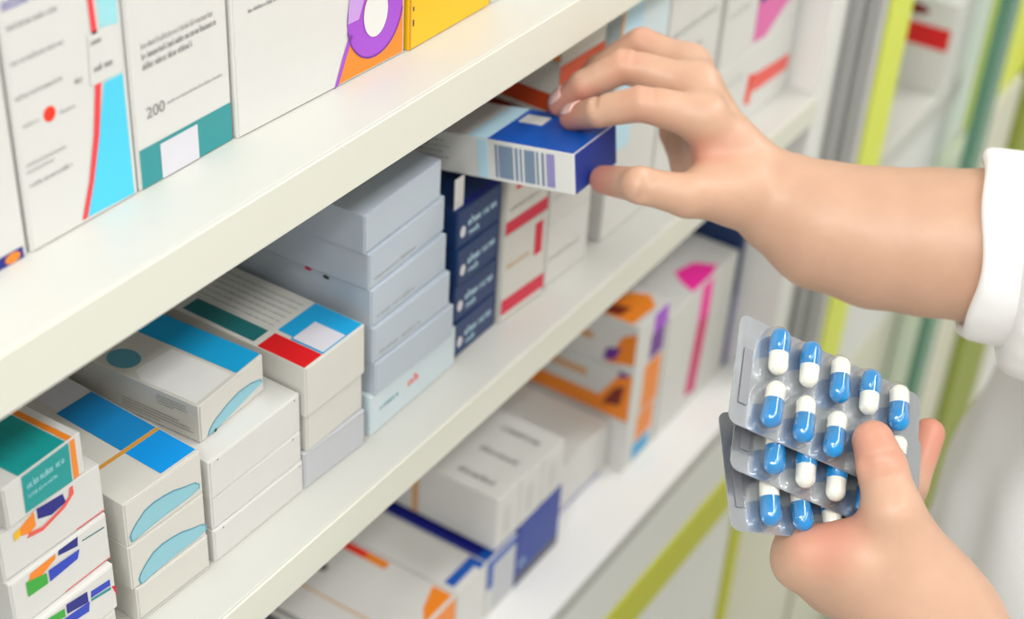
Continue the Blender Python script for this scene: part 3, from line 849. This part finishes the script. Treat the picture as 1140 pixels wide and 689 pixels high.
def relax(V, F, it, lam=.5):
    E = np.concatenate([F[:, [0, 1]], F[:, [1, 2]], F[:, [2, 3]], F[:, [3, 0]]])
    for _ in range(it):
        S = np.zeros_like(V); N = np.zeros(len(V))
        np.add.at(S, E[:, 0], V[E[:, 1]]); np.add.at(S, E[:, 1], V[E[:, 0]])
        np.add.at(N, E[:, 0], 1); np.add.at(N, E[:, 1], 1)
        V = V + lam * (S / N[:, None] - V)
    return V

def np_mesh(name, V, F, material, parent=None, attrs=None):
    me = bpy.data.meshes.new(name)
    me.vertices.add(len(V)); me.vertices.foreach_set('co', np.asarray(V, np.float32).ravel())
    me.loops.add(F.size); me.loops.foreach_set('vertex_index', F.astype(np.int32).ravel())
    me.polygons.add(len(F))
    me.polygons.foreach_set('loop_start', (np.arange(len(F)) * 4).astype(np.int32))
    me.polygons.foreach_set('loop_total', np.full(len(F), 4, np.int32))
    me.update(calc_edges=True); me.validate()
    if attrs is not None:
        at = me.attributes.new('flush', 'FLOAT', 'POINT')
        at.data.foreach_set('value', attrs.astype(np.float32))
    return link(name, me, material, parent, True)

# skin: warmer where blood shows (finger ends, knuckles)
def skin_nodes():
    m = MATS['skin']; nt = m.node_tree; b = nt.nodes['Principled BSDF']
    src = b.inputs['Base Color'].links[0].from_socket
    at = nt.nodes.new('ShaderNodeAttribute'); at.attribute_name = 'flush'
    mx = nt.nodes.new('ShaderNodeMix'); mx.data_type = 'RGBA'
    mx.inputs[7].default_value = lin('#CC7E6B')
    nt.links.new(at.outputs['Fac'], mx.inputs[0]); nt.links.new(src, mx.inputs[6])
    nt.links.new(mx.outputs[2], b.inputs['Base Color'])
skin_nodes()

FWD = Vector((-.707, -.707, 0)); SID = Vector((.707, -.707, 0)); UPV = Vector((0, 0, 1))
PX, PY = 0.40200, 0.91200
def body(f, s, z): return (PX + FWD.x * f + SID.x * s, PY + FWD.y * f + SID.y * s, z)

person = thing('person', 'person in a white coat reaching to the shelf and holding blister packs', 'person', (PX, PY, 0))
person_off = Vector((PX, PY, 0))

# ---- right hand and forearm
R_ELB = (0.29164, 0.71663, 1.31426)
R_arm = [((0.10252, 0.65688, 1.31910), .0200), ((0.11826, 0.66157, 1.31326), .0258), ((0.14004, 0.66632, 1.30653), .0322), ((0.16567, 0.67568, 1.30438), .0352), ((0.18937, 0.68457, 1.30657), .0366), ((0.21189, 0.69301, 1.30908), .0376), (R_ELB, .041)]
R_index = [((0.07456, 0.64871, 1.35240), .0112), ((0.04896, 0.63078, 1.35972), .0091), ((0.02882, 0.62450, 1.35112), .0080), ((0.01050, 0.62960, 1.33928), .0069)]
R_middle = [((0.05864, 0.66941, 1.35637), .0110), ((0.02382, 0.65635, 1.36250), .0090), ((0.00714, 0.64503, 1.35040), .0080), ((-0.00469, 0.64326, 1.33636), .0069)]
R_ring = [((0.04350, 0.69055, 1.35507), .0105), ((0.01532, 0.68892, 1.35987), .0088), ((-0.00271, 0.67924, 1.34378), .0078), ((-0.01097, 0.66896, 1.33025), .0068)]
R_pinky = [((0.04541, 0.70656, 1.33839), .0100), ((0.02806, 0.71077, 1.32839), .0095), ((0.03778, 0.69683, 1.31108), .0088), ((0.05209, 0.68442, 1.30275), .0080)]
R_thumb = [((0.10054, 0.64374, 1.32189), .0165), ((0.08624, 0.61572, 1.32770), .0106), ((0.06654, 0.60130, 1.33324), .0088), ((0.03892, 0.61633, 1.31926), .0074)]
WR = (0.10292, 0.66013, 1.31931)

def flush_of(V, spots):
    f = np.zeros(len(V))
    for c, r, a in spots:
        d = np.linalg.norm(V - np.array(c), axis=1) / r
        f = np.maximum(f, a * np.clip(1 - d * d, 0, 1))
    return f

def bounds(chains, pad):
    P_ = np.array([p for ch in chains for p, r in ch])
    return P_.min(0) - pad, P_.max(0) + pad

def hand_field(arm, wrist, fingers, thumb, extra, h, mets, web, creases=(), pk=.012):
    lo, hi = bounds([arm[:-1], thumb] + fingers, .05)
    F = Field(lo, hi, h)
    palm = F.blank()
    F.chain(palm, arm, .004)
    for (a, ra, b, rb) in mets: F.cone(palm, a, b, ra, rb, pk)
    for (a, ra, b, rb) in web: F.cone(palm, a, b, ra, rb, .008)
    D = palm
    for ch in fingers:
        g = F.blank(); F.chain(g, ch, .0015); D = smin(D, g, .0050)
    g = F.blank(); F.chain(g, thumb, .003); D = smin(D, g, .0075)
    for (a, b, r) in creases:
        c = F.blank(); F.cone(c, a, b, r, r, 0); D = -smin(-D, c, .0022)
    F.D = D
    V, Q = F.mesh()
    V = relax(V, Q, 3)
    return V, Q

def crease(a, b, t, r, hint, span=1.0, cr=.0009, n=7):
    a, b, hint = Vector(a), Vector(b), Vector(hint)
    ax = (b - a).normalized(); p = a + (b - a) * t
    nr = (hint - ax * hint.dot(ax)).normalized(); sd = ax.cross(nr)
    pts = [p + (nr * math.cos(w) + sd * math.sin(w)) * r for w in [span * (-1 + 2 * i / n) for i in range(n + 1)]]
    return [(tuple(u), tuple(v), cr) for u, v in zip(pts[:-1], pts[1:])]
UPB = Vector((-.35, .456, .818)) * .8 + Vector((.422, -.703, .572)) * .7
BACK = Vector((.422, -.703, .572))
rcr = crease(R_index[1][0], R_index[0][0], -.06, .0097, UPB, .8) + crease(R_index[1][0], R_index[0][0], .07, .0100, UPB, .8) + crease(R_index[2][0], R_index[1][0], .0, .0085, UPB, .8) \
    + crease(R_middle[1][0], R_middle[0][0], -.05, .0096, UPB, .8) + crease(R_middle[1][0], R_middle[0][0], .08, .0099, UPB, .8) + crease(R_thumb[2][0], R_thumb[1][0], .0, .0092, BACK, .9, .0007) + crease(R_thumb[2][0], R_thumb[1][0], .10, .0095, BACK, .9, .0007)
mets = [(R_index[0][0], .0112, WR, .0150), (R_middle[0][0], .0110, WR, .0140), (R_ring[0][0], .0105, WR, .0130), (R_pinky[0][0], .0100, (0.09595, 0.66996, 1.31380), .0130),
        (R_index[0][0], .0110, R_middle[0][0], .0110), (R_middle[0][0], .0110, R_ring[0][0], .0105), (R_thumb[0][0], .0165, WR, .0185), ((0.08569, 0.65954, 1.33477), .016, (0.10197, 0.66138, 1.32154), .018)]
web = [((0.08494, 0.64980, 1.33210), .0100, (0.08606, 0.62910, 1.32854), .0080), ((0.07783, 0.65062, 1.34360), .0085, (0.09135, 0.65029, 1.32797), .0110), ((0.07125, 0.66741, 1.32889), .0120, (0.08868, 0.66620, 1.31979), .0130), ((0.05988, 0.68604, 1.33395), .0135, (0.07137, 0.67344, 1.31349), .0145), ((0.04668, 0.69639, 1.32845), .0125, (0.05826, 0.68220, 1.30596), .0130)]
RV, RQ = hand_field(R_arm, WR, [R_index, R_middle, R_ring, R_pinky], R_thumb, [], .0013, mets, web, rcr, .006)
r_flush = flush_of(RV, [(R_index[3][0], .022, .75), (R_middle[3][0], .022, .75), (R_thumb[3][0], .026, .8), (R_ring[1][0], .016, .3), (R_middle[1][0], .016, .3), (R_index[1][0], .015, .25), ((0.08023, 0.64857, 1.33407), .022, .75)])

# ---- left hand and forearm
L_thumb = [((0.26627, 0.50352, 1.25820), .0190), ((0.24650, 0.49946, 1.29295), .0122), ((0.23528, 0.51021, 1.30367), .0100), ((0.22752, 0.51677, 1.30926), .0088)]
L_index = [((0.21776, 0.48907, 1.25857), .0112), ((0.20240, 0.51239, 1.26375), .0090), ((0.20641, 0.54082, 1.27548), .0080), ((0.21165, 0.56552, 1.27878), .0070)]
L_middle = [((0.22863, 0.50292, 1.24021), .0112), ((0.22806, 0.53935, 1.24408), .0090), ((0.23485, 0.57108, 1.25178), .0082), ((0.23221, 0.59325, 1.26491), .0076)]
L_ring = [((0.23839, 0.51462, 1.22230), .0108), ((0.23632, 0.55091, 1.22225), .0088), ((0.23748, 0.56714, 1.23410), .0078), ((0.23409, 0.57425, 1.24532), .0070)]
L_pinky = [((0.24941, 0.52445, 1.21071), .0098), ((0.24641, 0.55193, 1.20739), .0080), ((0.24493, 0.56329, 1.22040), .0070), ((0.24230, 0.56787, 1.23064), .0062)]
LW = (0.27369, 0.50517, 1.24291)
L_arm = [(LW, .0240), ((0.30145, 0.50758, 1.21767), .0255), ((0.34513, 0.50949, 1.18051), .034), ((0.40862, 0.53239, 1.12454), .038)]
lm = [(L_index[0][0], .0112, LW, .020), (L_middle[0][0], .0112, LW, .018), (L_ring[0][0], .0108, LW, .018), (L_pinky[0][0], .0098, (0.28007, 0.51792, 1.22519), .018),
      (L_index[0][0], .0112, L_middle[0][0], .0112), (L_thumb[0][0], .0185, LW, .0225), ((0.24386, 0.49371, 1.26068), .018, (0.26112, 0.49886, 1.25372), .020)]
lw = [((0.24745, 0.49785, 1.28382), .0085, (0.22027, 0.48400, 1.26907), .0085), ((0.24843, 0.49495, 1.27508), .013, (0.22274, 0.48469, 1.26483), .0100), ((0.24196, 0.48961, 1.26895), .0140, (0.25836, 0.50065, 1.26361), .017)]
cr = crease(L_thumb[2][0], L_thumb[1][0], -.12, .0101, BACK, 1.0, .0010) + crease(L_thumb[2][0], L_thumb[1][0], .03, .0105, BACK, 1.1, .0011) + crease(L_thumb[2][0], L_thumb[1][0], .16, .0108, BACK, .9, .0008)
LV, LQ = hand_field(L_arm, LW, [L_index, L_middle, L_ring, L_pinky], L_thumb, [], .0013, lm, lw, cr)
l_flush = flush_of(LV, [(L_thumb[3][0], .024, .55), (L_middle[3][0], .028, .75), (L_thumb[2][0], .016, .25), ((0.22725, 0.48679, 1.27942), .022, .6)])

# ---- trunk, upper arms, legs and head (coarser part of the same body)
L_ELB = L_arm[3][0]
R_SH, L_SH = body(-.01, -.185, 1.375), body(-.01, .185, 1.375)
BF = Field((PX - .42, PY - .62, .02), (PX + .48, PY + .42, 1.75), .0085)
B = BF.blank()
sqf = (tuple(FWD), .68)
for (a, b, ra, rb) in ((body(0, 0, .92), body(0, 0, 1.10), .165, .145), (body(0, 0, 1.10), body(0, 0, 1.26), .145, .165), (body(0, -.10, 1.34), body(0, .10, 1.34), .075, .075)):
    BF.cone(B, a, b, ra, rb, .06, sq=sqf)
BF.chain(B, [(body(-.01, 0, 1.36), .055), (body(.015, 0, 1.47), .050)], .03)
for s in (-1, 1):
    BF.chain(B, [(body(0, s * .085, .90), .092), (body(.01, s * .09, .50), .058), (body(-.01, s * .09, .12), .040)], .02)
    BF.chain(B, [(body(-.02, s * .09, .07), .036), (body(.15, s * .10, .045), .030)], .02)
BF.chain(B, [(R_SH, .058), (R_ELB, .043), (R_arm[4][0], .0340)], .02)
BF.chain(B, [(L_SH, .058), (L_ELB, .043), (L_arm[2][0], .0310)], .02)
hd = lambda f, s, z: body(f + .03, s, z)
H_ = BF.blank()
BF.cone(H_, hd(-.015, 0, 1.585), hd(-.005, 0, 1.60), .088, .090, .03)
BF.cone(H_, hd(.03, 0, 1.52), hd(.035, 0, 1.58), .052, .066, .04)
BF.cone(H_, hd(.085, 0, 1.585), hd(.100, 0, 1.555), .010, .014, .02)
BF.cone(H_, hd(.075, -.02, 1.525), hd(.075, .02, 1.525), .011, .011, .015)
BF.cone(H_, hd(.072, 0, 1.485), hd(.070, 0, 1.492), .020, .022, .03)
for s in (-1, 1):
    BF.cone(H_, hd(-.01, s * .088, 1.60), hd(-.012, s * .092, 1.555), .013, .010, .01)
B = smin(B, H_, .025)
BF.D = B
BV, BQ = BF.mesh()
BV = relax(BV, BQ, 2)
# remove the coarse forearm ends, the fine arms carry on from the elbow
V = np.concatenate([RV, LV, BV]); n1, n2 = len(RV), len(RV) + len(LV)
Q = np.concatenate([RQ, LQ + n1, BQ + n2])
flush = np.concatenate([r_flush, l_flush, np.zeros(len(BV))])
np_mesh('body', V - np.array(person_off), Q, 'skin', person, flush)

# ---- finger nails
def nail(tip, dip, normal_hint, w, l, r):
    """curved plate lying on the back of a fingertip"""
    tip = Vector(tip); dip = Vector(dip)
    ax = (tip - dip).normalized()
    nrm = Vector(normal_hint); nrm = (nrm - ax * nrm.dot(ax)).normalized()
    sd = ax.cross(nrm)
    vs, fs = [], []
    nu, nv = 8, 8
    for i in range(nu + 1):
        u = -1 + 2 * i / nu
        for j in range(nv + 1):
            v = -1 + 2 * j / nv
            e = 1 - .12 * abs(u) ** 3
            ang = v * w * (1 - .18 * max(0, u) ** 2 - .10 * max(0, -u) ** 2)
            fall = .0011 * max(0, u) ** 2 + .0002
            rr = r - fall
            p = tip + ax * (u * l / 2 * (1 - .16 * v * v) - .0028) + (nrm * math.cos(ang) + sd * math.sin(ang)) * rr
            vs.append(p)
    for i in range(nu):
        for j in range(nv):
            k = i * (nv + 1) + j
            fs.append((k, k + 1, k + nv + 2, k + nv + 1))
    return [tuple(p - person_off) for p in vs], fs
cam_up = Vector((-.35, .456, .818)); cam_back = Vector((.422, -.703, .572))
for ch, hint in ((R_index, cam_up * .75 + cam_back * 1.0), (R_middle, cam_up * .75 + cam_back * .85)):
    v, f = nail(ch[3][0], ch[2][0], hint, .78, .0108, ch[3][1] + .0007)
    o = pydata('fingernail', v, f, 'nail', person, True)
    sm = o.modifiers.new('thickness', 'SOLIDIFY'); sm.thickness = .0005; sm.offset = 0

# ---- white coat
CUFF_R = (0.20838, 0.69303, 1.30820)
def coat():
    h = .0052
    lo = (PX - .45, PY - .60, .50); hi = (PX + .50, PY + .45, 1.47)
    F = Field(lo, hi, h)
    D = F.blank()
    sq = (tuple(FWD), .74)
    for (a, b, ra, rb) in ((body(.03, 0, .45), body(.02, 0, 1.00), .325, .220), (body(.02, 0, 1.00), body(.005, 0, 1.27), .220, .172), (body(0, -.11, 1.345), body(0, .11, 1.345), .088, .088)):
        F.cone(D, a, b, ra, rb, .07, sq=sq, marg=.08)
    S = F.blank()
    cuff_r = CUFF_R
    F.chain(S, [(R_SH, .078), (R_ELB, .060), (cuff_r, .0500)], .03, marg=.06)
    D = smin(D, S, .05)
    S2 = F.blank()
    F.chain(S2, [(L_SH, .078), (L_ELB, .060), (L_arm[2][0], .0480)], .03, marg=.06)
    D = smin(D, S2, .05)
    X, Y, Z = np.meshgrid(*[(F.lo[i] + F.h * np.arange(F.n[i])).astype(np.float32) for i in range(3)], indexing='ij')
    # soft folds
    a = (X * SID.x + Y * SID.y); b = (X * FWD.x + Y * FWD.y)
    D += .0065 * np.sin(a * 46 + 3 * np.sin(Z * 7) + b * 12) * np.sin(Z * 9 + a * 14 + 1.0) + .0022 * np.sin(a * 25 + Z * 61 + 2.0 * np.sin(b * 21))
    # cuffs: cut off square and hollow
    for (axp, pv, rr) in ((CUFF_R, R_arm[4][0], .0425), (L_arm[2][0], L_arm[1][0], .0385)):
        axp = np.array(axp, np.float32); d = np.array(pv, np.float32) - axp; d /= np.linalg.norm(d)
        t = (X - axp[0]) * d[0] + (Y - axp[1]) * d[1] + (Z - axp[2]) * d[2]
        near = np.sqrt((X - axp[0]) ** 2 + (Y - axp[1]) ** 2 + (Z - axp[2]) ** 2) < .12
        D = np.where(near, np.maximum(D, t + .016), D)
    D = np.maximum(D, .56 - Z)
    F.D = D
    V, Q = F.mesh()
    V = relax(V, Q, 3)
    c = np_mesh('white_coat', V - np.array(person_off), Q, 'coat_cloth', person)
    return c
coat_obj = coat()
def cuff(end, inner_dir, r0, r1, ln, parent):
    end = Vector(end); ax = Vector(inner_dir).normalized()          # ax points from the hand up the sleeve
    sd = ax.cross(UPV).normalized(); up = sd.cross(ax)
    prof = [(.030, r0 - .001), (.004, r0 - .0005), (.0005, r0 + .0008), (0, r0 + .003), (.0012, r1 - .0006), (.006, r1 + .0004), (ln * .6, r1 + .0008), (ln - .003, r1 + .0006), (ln, r1 - .003)]
    n = 72
    vs, fs = [], []
    for (t, r) in prof:
        for i in range(n):
            a = 2 * math.pi * i / n
            w = 1 + .018 * math.sin(3 * a + .7) + .010 * math.sin(7 * a + t * 90) + .004 * math.sin(13 * a - t * 120)
            sh = .0022 * math.sin(2 * a + 1.2) + .0010 * math.sin(5 * a)
            vs.append(tuple(end + ax * (t + sh) + (sd * math.cos(a) + up * math.sin(a)) * r * w - person_off))
    for k in range(len(prof) - 1):
        for i in range(n):
            a, b = k * n + i, k * n + (i + 1) % n
            fs.append((a, b, b + n, a + n))
    o = pydata('cuff', vs, fs, 'coat_cloth', parent, True)
    md = o.modifiers.new('smooth', 'SUBSURF'); md.levels = 1; md.render_levels = 1
    return o
cuff(CUFF_R, Vector(R_ELB) - Vector(R_arm[4][0]), .0405, .0480, .045, coat_obj)
cuff(L_arm[2][0], Vector(L_arm[3][0]) - Vector(L_arm[1][0]), .0375, .0465, .045, coat_obj)

# ---- trousers, shoes, hair, eyes
TF = Field((PX - .4, PY - .4, .05), (PX + .4, PY + .4, .98), .009)
T_ = TF.blank()
for s in (-1, 1):
    TF.chain(T_, [(body(0, s * .085, .90), .108), (body(.01, s * .09, .50), .074), (body(-.01, s * .09, .10), .062)], .03)
TF.D = T_
V, Q = TF.mesh(); np_mesh('trousers', relax(V, Q, 2) - np.array(person_off), Q, 'trouser_cloth', person)
for s in (-1, 1):
    SF = Field((PX - .4, PY - .4, .0), (PX + .4, PY + .4, .2), .007)
    S_ = SF.blank()
    SF.chain(S_, [(body(-.03, s * .09, .055), .046), (body(.17, s * .10, .045), .040)], .02)
    X, Y, Z = np.meshgrid(*[(SF.lo[i] + SF.h * np.arange(SF.n[i])) for i in range(3)], indexing='ij')
    SF.D = np.maximum(S_, .007 - Z).astype(np.float32)
    V, Q = SF.mesh(); V = relax(V, Q, 1); V[:, 2] -= V[:, 2].min()
    np_mesh('shoe', V - np.array(person_off), Q, 'shoe_leather', person)
HF = Field((PX - .2, PY - .2, 1.40), (PX + .2, PY + .2, 1.75), .006)
A = HF.blank()
HF.cone(A, hd(-.02, 0, 1.59), hd(-.015, 0, 1.607), .100, .099, .02)
HF.cone(A, hd(-.09, 0, 1.55), hd(-.13, 0, 1.50), .035, .05, .03)
C_ = HF.blank(); HF.cone(C_, hd(.10, 0, 1.50), hd(.085, 0, 1.60), .075, .072, .02)
HF.D = -smin(-A, C_, .01)
V, Q = HF.mesh(); np_mesh('hair', relax(V, Q, 2) - np.array(person_off), Q, 'hair_dark', person)
for s in (-1, 1):
    for nm, rr, ff, m in (('eye', .0125, .068, 'eye_white'), ('pupil', .0058, .0765, 'eye_dark')):
        bm = bmesh.new(); bmesh.ops.create_uvsphere(bm, u_segments=16, v_segments=10, radius=rr, matrix=Matrix.Translation(Vector(hd(ff, s * .032, 1.585)) - person_off))
        me = bpy.data.meshes.new(nm); bm.to_mesh(me); bm.free()
        link(nm, me, m, person, True)

# ------------------------------------------------------------------ ceiling lamp panels (unseen fittings; the square one is added fill behind the camera)
def lamp_panel(label, x, y, sx, sy):
    root = thing('unseen_ceiling_lamp', label, 'lamp', (x, y, 2.84))
    multi_box('lamp_frame', [((-sx / 2 - .02, -sy / 2 - .02, 0), (-sx / 2, sy / 2 + .02, .06)), ((sx / 2, -sy / 2 - .02, 0), (sx / 2 + .02, sy / 2 + .02, .06)),
                             ((-sx / 2, -sy / 2 - .02, 0), (sx / 2, -sy / 2, .06)), ((-sx / 2, sy / 2, 0), (sx / 2, sy / 2 + .02, .06))], 'aluminium', root)
    box('diffuser', (-sx / 2, -sy / 2, .03), (sx / 2, sy / 2, .05), 'ceiling_paint', root)
lamp_panel('long white ceiling lamp panel over the shelf aisle', 1.10, .25, .34, 3.84)
lamp_panel('added unseen square white ceiling lamp panel behind the camera for fill light', .36, -.95, .54, .84)
lamp_panel('short white ceiling lamp panel at the far end of the aisle', .9, 2.5, .34, 1.24)
